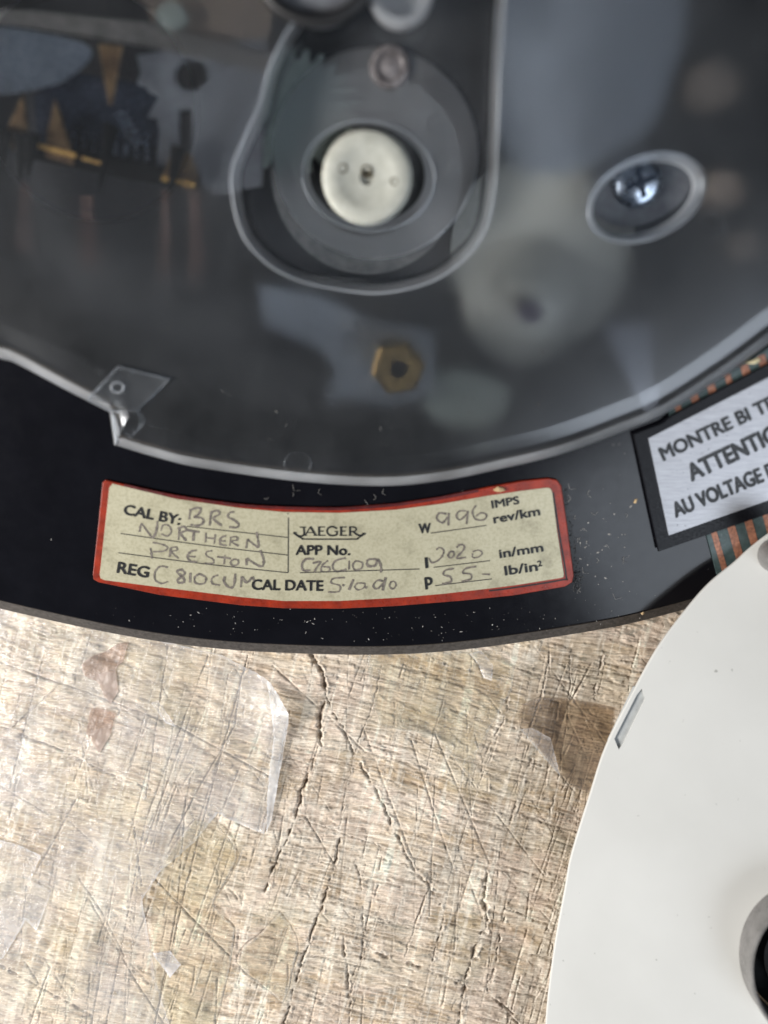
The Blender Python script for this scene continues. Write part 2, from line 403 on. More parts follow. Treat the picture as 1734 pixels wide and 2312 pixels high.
def carve(pts, width, depth, burr=0.5, wob=0.25, seed=1, dk=0.8):
    """a crack or knife cut through the points (mm)"""
    P = [Vector((p[0], p[1], 0)) for p in pts]
    for a, b in zip(P[:-1], P[1:]):
        r = width*5+1
        i0, i1 = np.searchsorted(xs, [min(a.x, b.x)-r, max(a.x, b.x)+r]); j0, j1 = np.searchsorted(ys, [min(a.y, b.y)-r, max(a.y, b.y)+r])
        if i1 <= i0 or j1 <= j0: continue
        x = XX[j0:j1, i0:i1]; y = YY[j0:j1, i0:i1]
        x = x+(fbm(x/0.9, y/0.9, 200+seed, 3)-0.5)*wob*2; y = y+(fbm(x/0.9, y/0.9, 300+seed, 3)-0.5)*wob*2
        dx, dy = b.x-a.x, b.y-a.y; L = math.hypot(dx, dy)+1e-6
        t = np.clip(((x-a.x)*dx+(y-a.y)*dy)/L/L, 0, 1)
        ox = x-a.x-t*dx; oy = y-a.y-t*dy; d = np.hypot(ox, oy); sd = np.sign(dx*oy-dy*ox)
        if width > .06:
            x = x+(vn(x/.3, y/.3, 210+seed)-0.5)*wob*.9; y = y+(vn(x/.22, y/.5, 310+seed)-0.5)*wob*.9
            t = np.clip(((x-a.x)*dx+(y-a.y)*dy)/L/L, 0, 1); ox = x-a.x-t*dx; oy = y-a.y-t*dy; d = np.hypot(ox, oy)
        gate = np.clip((fbm((x+y)/1.3, (x-y)/1.3, 400+seed, 3)-.26)/.34, .12, 1.3)
        if width < .10: gate = .75+.35*gate
        ww = width*(0.15+1.15*gate**1.6)
        c = np.exp(-(d/ww)**2)
        cur = HH[j0:j1, i0:i1]; HH[j0:j1, i0:i1] = np.minimum(cur, cur*(1-c)+(-depth*np.clip(gate, .2, 1))*c)
        dark[j0:j1, i0:i1] = np.maximum(dark[j0:j1, i0:i1], np.exp(-(d/(ww*0.8))**2)*dk*np.clip(gate*1.1, .15, 1))
        e = np.exp(-((d-ww*2.0)/(ww*1.1))**2)*(0.65+0.35*sd)*vn(x/0.8, y/0.8, 500+seed)
        pale[j0:j1, i0:i1] = np.maximum(pale[j0:j1, i0:i1], e*burr)
        HH[j0:j1, i0:i1] += e*burr*0.10
def g2(L): return [(G(u, v)[0], G(u, v)[1]) for u, v in L]
cracks = [
 ([(700,1478),(728,1520),(735,1575),(722,1625),(722,1665),(705,1730),(680,1790)], .28, 1.0),
 ([(680,1790),(668,1845),(640,1915),(618,1960),(600,2010)], .22, .8),
 ([(735,1575),(765,1630),(790,1680),(815,1725)], .16, .6),
 ([(815,1725),(842,1775),(870,1830),(905,1905),(945,1975),(975,2010),(1003,2065),(990,2120),(975,2170)], .17, .5),
 ([(770,1890),(752,1960),(735,2020),(712,2090),(690,2150),(662,2240),(640,2312)], .20, .7),
 ([(795,1915),(812,1985),(820,2060),(820,2150),(800,2200),(790,2312)], .15, .4),
 ([(1100,1960),(1095,2040),(1100,2080),(1075,2140),(1060,2180),(1045,2250),(1035,2312)], .30, .8),
 ([(1155,1520),(1150,1570),(1135,1630),(1100,1690),(1085,1740)], .14, .35),
 ([(970,2000),(945,2070),(925,2120),(912,2160)], .12, .35),
 ([(1140,2070),(1125,2140),(1115,2190),(1100,2235),(1130,2270),(1170,2312)], .16, .5),
 ([(775,2120),(785,2200),(790,2260)], .2, .5), ([(1075,2230),(1160,2290)], .2, .5),
 ([(740,2110),(830,2145),(960,2190),(1090,2240)], .22, .35),
 ([(1170,1840),(1240,1860)], .15, .3), ([(680,1850),(900,1925),(1100,1990)], .10, .3),
 ([(1210,1700),(1180,1760),(1155,1850)], .16, .4), ([(1240,1480),(1225,1560),(1200,1640)], .13, .35),
 ([(1360,1480),(1340,1570)], .15, .4), ([(860,1500),(845,1580),(800,1700),(770,1830)], .09, .25),
 ([(1010,1540),(985,1640),(960,1760)], .08, .2), ([(1290,1480),(1270,1700),(1240,1850)], .08, .2)]
for i, (L, wd, dp) in enumerate(cracks): carve(g2([(p.x+random.uniform(-2.5, 2.5), p.y) for p in catmull([(u, v, 0) for u, v in L], 4)]), wd*.72, dp*.9, 1.4, 0.22, i, .75)
cuts = [([(0,1497),(200,1565),(400,1640),(620,1760)], .09), ([(0,1640),(130,1690),(240,1745),(360,1790)], .11), ([(0,1775),(110,1840)], .08),
 ([(0,2180),(110,2240),(240,2312)], .13), ([(30,1640),(130,1550)], .06), ([(175,1980),(230,2060),(280,2160)], .06),
 ([(350,1985),(430,2070),(520,2160)], .09), ([(545,1525),(530,1640),(460,1760),(380,1910)], .07), ([(470,1480),(330,1850),(240,2312)], .05),
 ([(560,1480),(500,1700),(420,2000),(350,2312)], .07), ([(420,1800),(400,2050),(350,2312)], .06), ([(380,1450),(330,1800)], .05),
 ([(290,2190),(370,2312)], .06), ([(200,2030),(320,2240)], .06), ([(60,2000),(45,2150)], .05), ([(300,1850),(320,2000)], .05), ([(690,1845),(760,1960)], .07)]
for i, (L, wd) in enumerate(cuts): carve(g2(L), wd, .3, 0.35, 0.08, 40+i, 0.9)
rs = random.Random(3)
for i in range(430):
    u = rs.uniform(-60, 1500); v = rs.uniform(1400, 2340); L = rs.choice([30, 60, 110, 190, 320]); A = math.radians(rs.gauss(104, 7))
    if rs.random() < .16: A = math.radians(rs.gauss(55, 14))
    c, s_ = math.cos(A)*L, math.sin(A)*L
    carve(g2([(u, v), (u+c*.5+rs.uniform(-2, 2), v+s_*.5), (u+c, v+s_)]), rs.choice([.035, .05, .085]), rs.uniform(.08, .26), rs.choice([.2, .6, 1.0]), .06, 60+i, rs.uniform(.15, .7))
for i in range(260):            # torn fibres along the grain
    u = rs.uniform(600, 1350); v = rs.uniform(1480, 2330); L = rs.uniform(30, 170); A = math.radians(14+rs.gauss(0, 2.5))
    carve(g2([(u, v), (u+math.cos(A)*L, v+math.sin(A)*L)]), rs.uniform(.05, .11), rs.uniform(.12, .3), .5, .12, 300+i, rs.uniform(.2, .7))
for i, L in enumerate(([(375,1935),(440,1850),(500,1862),(528,1895),(535,1935),(510,1990),(482,2035),(500,2065),(530,2095),(525,2150),(505,2250),(480,2330)], [(492,1835),(492,1865),(540,1925),(530,1960),(482,2035)],
    [(632,2058),(655,2088),(674,2132),(660,2200),(640,2265),(612,2240),(575,2212),(535,2174),(552,2135),(590,2105),(632,2058)], [(656,1602),(640,1680),(622,1760),(612,1800),(598,1880),(540,1860)],
    [(1180,1590),(1222,1573)], [(1240,1700),(1262,1745),(1300,1790)], [(1060,1475),(1080,1500),(1090,1528)], [(350,1985),(430,2070),(520,2160)])):
    carve(g2([(p.x+random.uniform(-1.5, 1.5), p.y) for p in catmull([(u, v, 0) for u, v in L], 3)]), .075, .14, .3, .05, 700+i, .75)
# colours
base = np.zeros(XX.shape+(3,))
def lerp(a, b, t): return a+(b-a)*t[..., None]
tan = np.array([.50, .37, .25]); light = np.array([.68, .57, .47]); pink = np.array([.66, .53, .46]); brown = np.array([.17, .105, .065])
t1 = np.clip((band-0.32)/0.34, 0, 1); base = lerp(tan, light, t1)
base = lerp(base, pink, np.clip((fbm(Sg/9, Tg/3.5, 131, 3)-.45)/.2, 0, 1)*.7)
base = lerp(base, brown, np.clip((0.44-fib)/0.16, 0, 1)*.55)
base = lerp(base, np.array([.80, .70, .62]), np.clip((fib2-0.56)/0.12, 0, 1)*.6)
base = lerp(base, np.array([.66, .54, .45]), chips*.5)
st = fbm(XX/3.0, YY/2.2, 151, 5, .7)*0.55+fib2*0.45
base = lerp(base, np.array([.13, .13, .115]), np.clip((st-0.575)/0.08, 0, 1)*.50)
st2 = fbm(XX/16, YY/12, 171, 4, .6)
base = lerp(base, np.array([.42, .37, .25]), np.clip((st2-0.50)/0.15, 0, 1)*.28)
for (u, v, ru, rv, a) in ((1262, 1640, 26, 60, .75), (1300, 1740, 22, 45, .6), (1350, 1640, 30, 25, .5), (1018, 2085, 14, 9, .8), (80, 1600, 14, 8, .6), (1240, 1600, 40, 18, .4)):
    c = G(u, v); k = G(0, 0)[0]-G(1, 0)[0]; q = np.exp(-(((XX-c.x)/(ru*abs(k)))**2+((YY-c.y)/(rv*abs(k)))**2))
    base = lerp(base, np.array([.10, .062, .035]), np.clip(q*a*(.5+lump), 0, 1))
base = lerp(base, np.array([.74, .64, .56]), np.clip(pale, 0, 1)*.9)
CA = math.radians(-104); Cs = XX*math.cos(CA)+YY*math.sin(CA); Ct = -XX*math.sin(CA)+YY*math.cos(CA)
cr = fbm(Cs/9, Ct/0.7, 811, 4, .6); base = lerp(base, np.array([.78, .70, .62]), np.clip((cr-.56)/.09, 0, 1)*.55)
cr2 = fbm(Cs/14, Ct/2.2, 831, 4, .6); base = base*(0.86+0.30*np.clip((cr2-.3)/.4, 0, 1))[..., None]
fl = fbm(Sg/1.6, Tg/.30, 851, 3, .6)*fbm(XX/9, YY/9, 871, 2); base = lerp(base, np.array([.20, .13, .085]), np.clip((fl-.34)/.06, 0, 1)*.32)
gr_ = base.mean(-1, keepdims=True); base = np.clip((gr_+(base-gr_)*.92)*np.array([1.14, 1.15, 1.09]), 0, .86)
base = lerp(base, np.array([.07, .040, .025]), np.clip(dark, 0, 1)*.85)
nx, ny = len(xs), len(ys)
idx = np.arange(nx*ny).reshape(ny, nx)
quads = np.stack([idx[:-1, :-1], idx[:-1, 1:], idx[1:, 1:], idx[1:, :-1]], -1).reshape(-1, 4)
me = bpy.data.meshes.new('bench_top')
me.vertices.add(nx*ny); me.vertices.foreach_set('co', (np.stack([XX, YY, HH], -1)*S).reshape(-1).astype(np.float32))
me.loops.add(quads.size); me.loops.foreach_set('vertex_index', quads.reshape(-1).astype(np.int32))
me.polygons.add(len(quads)); me.polygons.foreach_set('loop_start', (np.arange(len(quads))*4).astype(np.int32))
me.update(calc_edges=True); me.polygons.foreach_set('use_smooth', np.ones(len(quads), bool))
ca = me.color_attributes.new('wood_tone', 'FLOAT_COLOR', 'POINT')
ca.data.foreach_set('color', np.concatenate([base, np.ones(base.shape[:2]+(1,))], -1).reshape(-1).astype(np.float32))
m, nt, out = newmat('scored_bench_wood'); p = N(nt, 'ShaderNodeBsdfPrincipled')
at = N(nt, 'ShaderNodeAttribute'); at.attribute_name = 'wood_tone'
v = coords(nt, rot=math.radians(14), sc=(0.35, 3.2, 1)); f = noise(nt, v, 1.4, 8, 0.75)
mx = N(nt, 'ShaderNodeMix', data_type='RGBA', blend_type='MULTIPLY'); mx.inputs[0].default_value = 0.75
nt.links.new(at.outputs['Color'], mx.inputs[6]); nt.links.new(ramp(nt, f, [(0.34, (.42, .37, .33)), (0.60, (1.18, 1.18, 1.18))]), mx.inputs[7])
nt.links.new(mx.outputs[2], p.inputs['Base Color']); p.inputs['Roughness'].default_value = 0.72; p.inputs['Specular IOR Level'].default_value = 0.3
v2 = coords(nt); f3 = noise(nt, v2, 3.0, 6, 0.7)
nt.links.new(bump(nt, f, 0.10, 1.0, bump(nt, f3, 0.05)), p.inputs['Normal']); nt.links.new(p.outputs[0], out.inputs[0])
me.materials.append(m)
bench = bpy.data.objects.new('bench_top', me); scn.collection.objects.link(bench); setp(bench, 'worn pale wooden workbench top scored with knife cuts and cracks', 'workbench', kind='structure')
HB = HH.copy()
for _ in range(3):
    HB[1:-1, 1:-1] = (HB[1:-1, 1:-1]*2+HB[:-2, 1:-1]+HB[2:, 1:-1]+HB[1:-1, :-2]+HB[1:-1, 2:])/6
def hz(x, y):
    i = min(max(int(np.searchsorted(xs, x)), 0), nx-1); j = min(max(int(np.searchsorted(ys, y)), 0), ny-1)
    return HB[j, i]

# ------------------------------------------------------------------ scraps of tape on the bench
def mat_tape(name, haze, tint, hz_col=(0.75, 0.75, 0.78), rough=0.16):
    m, nt, out = newmat(name); v = coords(nt)
    t = N(nt, 'ShaderNodeBsdfTransparent'); t.inputs['Color'].default_value = (*tint, 1)
    d = N(nt, 'ShaderNodeBsdfDiffuse'); g = N(nt, 'ShaderNodeBsdfGlossy'); g.inputs['Roughness'].default_value = rough
    d.inputs['Color'].default_value = (*hz_col, 1)
    a = noise(nt, v, 0.07, 7, 0.55); hr = ramp(nt, a, [(0.34, haze*0.25), (0.50, haze), (0.66, min(haze*1.7, 1))])
    at = N(nt, 'ShaderNodeAttribute'); at.attribute_name = 'edge'
    ad = N(nt, 'ShaderNodeMath', operation='MULTIPLY_ADD'); ad.inputs[1].default_value = 0.22; ad.use_clamp = True
    nt.links.new(at.outputs['Fac'], ad.inputs[0]); nt.links.new(hr, ad.inputs[2])
    m1 = N(nt, 'ShaderNodeMixShader'); nt.links.new(ad.outputs[0], m1.inputs[0]); nt.links.new(t.outputs[0], m1.inputs[1]); nt.links.new(d.outputs[0], m1.inputs[2])
    nb = noise(nt, v, 0.9, 5, 0.6); nb2 = noise(nt, coords(nt, sc=(1, .2, 1), rot=math.radians(-12)), 4, 4)
    b = bump(nt, nb, 0.25, 1.0, bump(nt, nb2, 0.05)); nt.links.new(b, g.inputs['Normal'])
    m2 = N(nt, 'ShaderNodeMixShader'); nt.links.new(schlick(nt, 0.05, b), m2.inputs[0]); nt.links.new(m1.outputs[0], m2.inputs[1]); nt.links.new(g.outputs[0], m2.inputs[2])
    nt.links.new(m2.outputs[0], out.inputs[0]); return m
M['tape'] = mat_tape('clear_tape', 0.19, (0.985, 0.98, 0.955), (.78, .77, .78))
M['tape2'] = mat_tape('grimy_clear_tape', 0.06, (0.97, 0.955, 0.90), (0.65, 0.64, 0.60))
M['tape3'] = mat_tape('brown_stained_tape', 0.14, (0.80, 0.73, 0.64), (0.50, 0.43, 0.37))
M['parcel'] = mat_tape('brown_parcel_tape', 0.40, (0.82, 0.71, 0.64), (0.48, 0.385, 0.33), 0.25)
M['fold'] = mat_tape('folded_clear_tape', 0.30, (0.97, 0.97, 0.96), (0.74, 0.74, 0.75))
def tape(name, px, label, mat, z0=0.12, sp=0.8, lifts=(), group='scraps of clear tape on the bench'):
    base = [G(u, v) for u, v in px]
    P = []
    for i, a in enumerate(base):
        b = base[(i+1) % len(base)]; k = max(1, int((b-a).length/sp*1.6))
        nrm = Vector((-(b-a).y, (b-a).x, 0)).normalized()
        for q in range(k):
            t = q/k; P.append(a+(b-a)*t+nrm*(random.uniform(-.06, .06) if q else 0))
    x0 = min(p.x for p in P); x1 = max(p.x for p in P); y0 = min(p.y for p in P); y1 = max(p.y for p in P)
    n0 = len(P); pts = [Vector((p.x, p.y)) for p in P]
    y = y0
    while y < y1:
        x = x0
        while x < x1:
            pts.append(Vector((x+random.uniform(-.2, .2), y+random.uniform(-.2, .2)))); x += sp
        y += sp
    vs, es, fs, *_ = delaunay_2d_cdt(pts, [(i, (i+1) % n0) for i in range(n0)], [list(range(n0))], 2, 1e-5)
    A = np.array([[p.x, p.y] for p in P])
    out = []; edge = []
    for q in vs:
        z = hz(q.x, q.y)+z0
        for (lu, lv, r, hgt) in lifts:
            c = G(lu, lv); d = math.hypot(q.x-c.x, q.y-c.y)
            if d < r: z += hgt*(1-d/r)**1.5
        out.append((q.x, q.y, z))
        edge.append(1.0 if np.min(np.hypot(A[:, 0]-q.x, A[:, 1]-q.y)) < 0.05 else 0.0)
    c0 = sum((p for p in P), Vector((0, 0, 0)))/len(P)
    me = bpy.data.meshes.new(name); me.from_pydata([((x-c0.x)*S, (y-c0.y)*S, z*S) for x, y, z in out], [], [tuple(f) for f in fs])
    me.materials.append(mat); me.update(); me.polygons.foreach_set('use_smooth', [True]*len(me.polygons))
    ea = me.attributes.new('edge', 'FLOAT', 'POINT'); ea.data.foreach_set('value', edge)
    o = bpy.data.objects.new(name, me); scn.collection.objects.link(o); o.location = (c0.x*S, c0.y*S, 0)
    setp(o, label, 'tape', group); return o
tape('clear_tape', [(-80,1330),(40,1360),(230,1408),(385,1452),(500,1478),(600,1530),(612,1545),(656,1602),(640,1680),(622,1760),(612,1800),(598,1880),(540,1860),(492,1835),(440,1900),(360,1970),(322,2030),(338,2130),(350,2210),(392,2340),(-80,2360)],
     'largest hazy sheet of clear tape, cut up, with a curled right corner', M['tape'], lifts=[(656,1602,9,2.6),(622,1760,6,0.7),(600,1880,4,.6)])
tape('clear_tape', [(604,1532),(615,1542),(634,1568),(657,1603),(654,1630),(642,1690),(630,1760),(614,1850),(602,1878),(604,1800),(612,1720),(620,1660),(616,1600)],
     'narrow curled milky flap along the right edge of the largest tape sheet', M['fold'], z0=.5, sp=.5, lifts=[(657,1603,8,2.6),(640,1740,6,.8)])
tape('clear_tape', [(375,1935),(440,1850),(500,1862),(528,1895),(535,1935),(510,1990),(482,2035),(500,2065),(530,2095),(525,2150),(505,2250),(480,2330),(395,2335),(352,2215),(335,2060)],
     'clear tape patch with a scalloped dark edge, left of the leaf-shaped scrap', M['tape2'], z0=0.26, sp=0.7, lifts=[(530,1900,4,.5),(485,2040,3,.4)])
tape('clear_tape', [(632,2058),(655,2088),(674,2132),(660,2200),(640,2265),(612,2240),(575,2212),(535,2174),(552,2135),(590,2105)],
     'leaf-shaped scrap of clear tape beside the long dark crack', M['tape2'], z0=0.35, sp=0.6, lifts=[(670,2130,4,.5)])
tape('clear_tape', [(1180,1590),(1222,1573),(1290,1578),(1385,1597),(1378,1700),(1335,1790),(1290,1775),(1262,1745),(1215,1690),(1172,1640),(1168,1612)],
     'brown stained scrap of clear tape with folded left edge, next to the white plate', M['tape3'], z0=0.15, sp=0.6, lifts=[(1172,1640,4,.9),(1222,1573,3,.5),(1262,1745,4,.5)])
tape('clear_tape', [(1172,1642),(1200,1640),(1240,1662),(1250,1700),(1262,1748),(1215,1695)], 'narrow milky fold of tape along the left of the brown stained scrap', M['tape'], z0=1.1, sp=0.5)
tape('clear_tape', [(830,1478),(1120,1468),(1160,1505),(1155,1560),(1130,1600),(1080,1690),(1060,1755),(985,1660),(860,1640),(835,1560)],
     'faint yellowed sheet of clear tape just below the middle of the instrument rim', M['tape2'], z0=0.13, sp=0.8)
tape('clear_tape', [(1060,1475),(1085,1468),(1112,1500),(1108,1535),(1090,1528),(1080,1500)], 'small curled shaving of clear tape touching the instrument rim', M['tape'], z0=.35, sp=.5, lifts=[(1108,1520,3,.8)])
tape('clear_tape', [(345,1585),(360,1578),(398,1640),(375,1632)], 'thin pointed sliver of tape lying on the large sheet', M['tape'], z0=.5, sp=.4, lifts=[(360,1580,3,.7)])
tape('clear_tape', [(-60,1880),(40,1905),(95,1930),(70,1985),(118,2010),(84,2100),(60,2075),(10,2160),(-60,2190)], 'milky layer of clear tape at the left border of the bench', M['tape'], z0=.3, sp=.8)
tape('clear_tape', [(345,2150),(385,2145),(410,2175),(385,2205)], 'small bright white flake of tape on the clear patch', mat_tape('white_tape', .3, (.9, .9, .9), (.8, .8, .84)), z0=.42, sp=.4)
pg = 'scraps of brown parcel tape'
tape('parcel_tape', [(185,1500),(205,1482),(240,1470),(268,1452),(290,1450),(280,1490),(262,1510),(268,1560),(250,1590),(235,1570),(222,1540),(190,1525)], 'ragged pinkish brown parcel tape scrap just under the instrument rim', M['parcel'], z0=.24, sp=.5, group=pg)
tape('parcel_tape', [(205,1598),(240,1602),(262,1610),(250,1660),(225,1700),(200,1660),(195,1655)], 'small tan parcel tape scrap below the ragged one', M['parcel'], z0=.24, sp=.5, group=pg)

# ------------------------------------------------------------------ the instrument (speed recorder head, back view)
tacho = empty('tachograph', DEV_O, (TH, 0, 0))
setp(tacho, 'black round instrument back with clear plastic cover, red-edged calibration label and silver warning label', 'tachograph')

face_px = [(-400,1215),(-200,1305),(0,1361),(261,1418),(455,1447),(640,1460),(867,1464),(1070,1450),(1332,1411),(1467,1383),(1650,1330),(1850,1250),(2050,1130),(2230,880),(2280,500),(2200,0),(2000,-260),(900,-330),(-200,-260),(-560,0),(-680,500),(-620,900)]
face_loop = catmull([(*D(u, v, 0)[:2], 0) for u, v in face_px], 14, True)
cover_px_a = [(261,1001),(350,1028),(455,1053),(679,1084),(867,1094),(1000,1082),(1128,1056),(1260,1024),(1390,977),(1489,935),(1610,860),(1734,770),(1950,600),(2050,350),(2000,0),(1880,-200),(900,-270),(-100,-200),(-300,100),(-350,400),(-260,650),(-120,768),(0,806),(42,819),(157,880),(251,928)]
ca_l = catmull([(*D(u, v, 0.3)[:2], 0) for u, v in cover_px_a], 12)
cover_loop = ccw([(p.x, p.y) for p in ca_l]+[])
open_loop = inset(cover_loop, 3.2)
for _ in range(30): open_loop = (np.roll(open_loop, 1, 0)+2*open_loop+np.roll(open_loop, -1, 0))/4
mb = MB(); loft(mb, face_loop, [(0.1, -0.95), (0.0, -0.75), (0.02, -0.55), (0.10, -0.33), (0.25, -0.14), (0.45, -0.03), (0.65, 0.0)], holes=[open_loop])
wall(mb, open_loop, 0, open_loop, -12)
mb.build('face_ring', M['black'], tacho, smooth=35)
mb = MB(); loft(mb, face_loop, [(-2.0, -3.2), (-2.6, -2.8), (-2.5, -2.4), (-0.1, -1.1), (0.3, -0.9)], cap=False)
mb.build('rim', M['rim'], tacho, smooth=35)
mb = MB(); FL = ccw([(p[0], p[1]) for p in open_loop]); loft(mb, FL, [(-3, -12.4), (-3, -12)], cap=True)
mb.build('cavity_floor', M['cavity'], tacho)
# drum behind the face that props the far side up
c0 = D(820, 300, 0); mb = MB(); lathe(mb, (c0.x, c0.y), [(46, -13), (46, -30), (0.01, -30)], 64); mb.build('rear_drum', M['blackplastic'], tacho, smooth=35)

# --- cover
well_px = [(522,400),(543,520),(601,593),(679,635),(784,656),(867,661),(971,637),(1045,588),(1097,520),(1118,420),(1124,300),(1130,150),(1140,0),(1150,-120),(1020,-200),(800,-200),(700,-120),(669,31),(640,85),(606,157),(585,240),(548,320)]
ZC = 3.5
well = ccw([(p.x, p.y) for p in catmull([(*D(u, v, ZC)[:2], 0) for u, v in well_px], 6, True)])
rec = ccw([tuple(D(u, v, ZC)[:2]) for u, v in ell(1460, 447, 139, 92, -25, 64)])
rec2 = ccw([tuple(D(u, v, -4.5)[:2]) for u, v in ell(1450, 425, 118, 78, -25, 64)])
mb = MB()
loft(mb, cover_loop, [(0, 0.25), (0.1, 0.8), (0.5, 1.5), (1.6, 2.4), (2.3, 3.0), (3.4, 3.35), (5.2, ZC)], holes=[well, rec])
cov = mb.build('clear_cover', M['cover'], tacho, smooth=50)
mb = MB(); loft(mb, cover_loop, [(-0.10, 0.06), (-0.22, 0.3), (0.0, 1.05), (0.5, 1.75), (1.5, 2.52), (1.95, 2.85)], cap=False)
mb.build('cover_edge', M['frost'], cov, smooth=60)
# well
well_b = inset(well, 1.2)
fl_px = ell(848, 345, 232, 240, 0, 64)
mb = MB(); wm = inset(well, .9); wall(mb, well, ZC, wm, ZC-1.2); mb.build('well_bevel', M['softfrost'], cov, smooth=60)
mb = MB(); wall(mb, wm, ZC-1.2, well_b, -2.5); mb.build('well_wall', M['clear'], cov, smooth=60)
hub_hole = ccw([tuple(D(u, v, -2.5)[:2]) for u, v in ell(828, 392, 130, 110, 8, 56)])
mb = MB(); loft(mb, [(p[0], p[1]) for p in well_b], [(0, -2.8), (0, -2.5)], holes=[hub_hole]); mb.build('well_floor', M['clear'], cov)
dsc = ccw([tuple(D(u, v, -2.2)[:2]) for u, v in fl_px]); hh2 = ccw([tuple(D(u, v, -2.2)[:2]) for u, v in ell(828, 392, 132, 112, 8, 56)])
mb = MB(); loft(mb, dsc, [(0, -2.45), (0, -2.3), (0.25, -2.2)], holes=[hh2]); wall(mb, hh2, -2.2, hh2, -3.6); mb.build('well_disc', M['frostfloor'], cov)
mb = MB(); tube(mb, [(p[0], p[1], ZC-0.05) for p in well], 0.16, 8, True); mb.build('well_rim', M['frost'], cov, smooth=80)
hr = ccw([tuple(D(u, v, -2.1)[:2]) for u, v in ell(832, 397, 150, 124, 8, 64)])
mb = MB(); tube(mb, [(p[0], p[1], -2.1) for p in hr], 0.16, 8, True); mb.build('hub_ring', M['softfrost'], cov, smooth=80)
# screw pocket
mb = MB(); n = 64; rm = inset(rec, 0.8)
wall(mb, rec, ZC, rm, ZC-1.0); wall(mb, rm, ZC-1.0, rec2, -4.5)
mb.build('screw_pocket', M['clear'], cov, smooth=60)
mb = MB(); tube(mb, [(p[0], p[1], ZC-0.1) for p in inset(rec, 0.15)], 0.36, 8, True); mb.build('pocket_rim', M['softfrost'], cov, smooth=80)
mb = MB(); wall(mb, inset(rec, 0.1), ZC-0.7, inset(rec, 0.95), ZC-1.9); mb.build('pocket_bevel', M['frost'], cov, smooth=60)
mb = MB(); loft(mb, [(p[0], p[1]) for p in rec2], [(0, -4.8), (0, -4.5)]); mb.build('pocket_floor', M['gearplastic'], cov)
# latch tab
tabm = M['clear']
slab('latch_tab', [(199,899),(267,828),(381,854),(308,932)], 3.9, 1.2, M['clear'], cov, bev=.25)
mb = MB()
for L in ([(199,902),(267,828),(381,856),(308,930)], [(308,930),(322,958),(296,985),(263,1000),(253,932)], [(263,1000),(270,958),(296,985)], [(199,902),(250,928),(308,930)]):
    tube(mb, [D(u, v, 3.95 if v < 930 else 2.2) for u, v in L], 0.17, 6)
mb.build('tab_ridge', M['softfrost'], cov, smooth=70)
mb = MB(); tube(mb, [D(u, v, 4.0) for u, v in ell(265, 875, 14, 12, 0, 20)], .12, 6, True); mb.build('moulding_mark', M['frost'], cov, smooth=70)
for cu, cv, r in ((1610, 505, 27), (672, 1047, 30)):
    mb = MB(); tube(mb, [D(u, v, ZC+.01) for u, v in ell(cu, cv, r, r*.85, 0, 32)], .045, 6, True); mb.build('moulding_mark', M['clear'], cov, smooth=70)
# o-ring and bosses at the far end
mb = MB(); tube(mb, [D(u, v, 5.0) for u, v in ell(715, -72, 128, 118, 0, 64)], .75, 10, True); mb.build('rubber_ring', M['blackplastic'], tacho, smooth=80)
c = D(715, -72, 3.6); mb = MB(); lathe(mb, c, [(5.7, 0), (5.7, 3.8), (5.4, 4.0)], 48); mb.build('ring_seat', M['gearplastic'], tacho, smooth=35)
c = D(905, -20, 3.6); mb = MB(); lathe(mb, c, [(3.9, 2.0), (3.9, 4.2), (3.6, 4.5), (2.9, 4.5), (2.7, 4.2), (2.7, 2.0)], 40); mb.build('clear_boss', M['frost'], cov, smooth=35)
q = D(828, 395, -4.6); mb = MB(); lathe(mb, q, [(13, -5.4), (13, -4.8), (8.0, -4.6), (7.9, -6)], 56); mb.build('hub_shroud', M['softcream'], tacho, smooth=35)
# hub
c = D(828, 400, -1.0); hub = MB(); R = (D(931, 400, -1).x-D(725, 400, -1).x)/2
lathe(hub, c, [(R*1.02, -11), (R*1.02, -3.0), (R*1.0, -2.2), (R*.93, -1.6), (R*.93, -1.15), (R*.88, -1.0), (R*.60, -1.0), (R*.57, -1.12), (R*.16, -1.12), (R*.14, -1.8), (0.01, -1.8)], 64)
hb = hub.build('drive_hub', M['hubcream'], tacho, smooth=35)
holes_m = pbr('grimy_hole', (0.10, 0.085, 0.05), (0.05, 0.04, 0.03), .7)
for cu, cv, r in ((828, 387, .85), (774, 380, .65), (890, 410, .55)):
    q = D(cu, cv, -1.05); mb = MB(); lathe(mb, q, [(r, -1.6), (r*.95, -.99), (r*.75, -.97), (r*.6, -1.4), (.01, -1.4)], 20); mb.build('hub_hole', holes_m, hb, smooth=35)
q = D(880, 150, -1.6); mb = MB(); lathe(mb, q, [(2.6, -2.2), (2.4, -1.6), (1.8, -1.5), (1.5, -1.9), (1.3, -1.9), (.01, -1.5)], 28); so = mb.build('small_screw', pbr('dull_screw_metal', (.22, .20, .20), (.09, .08, .08), .4, .4), tacho, smooth=40)
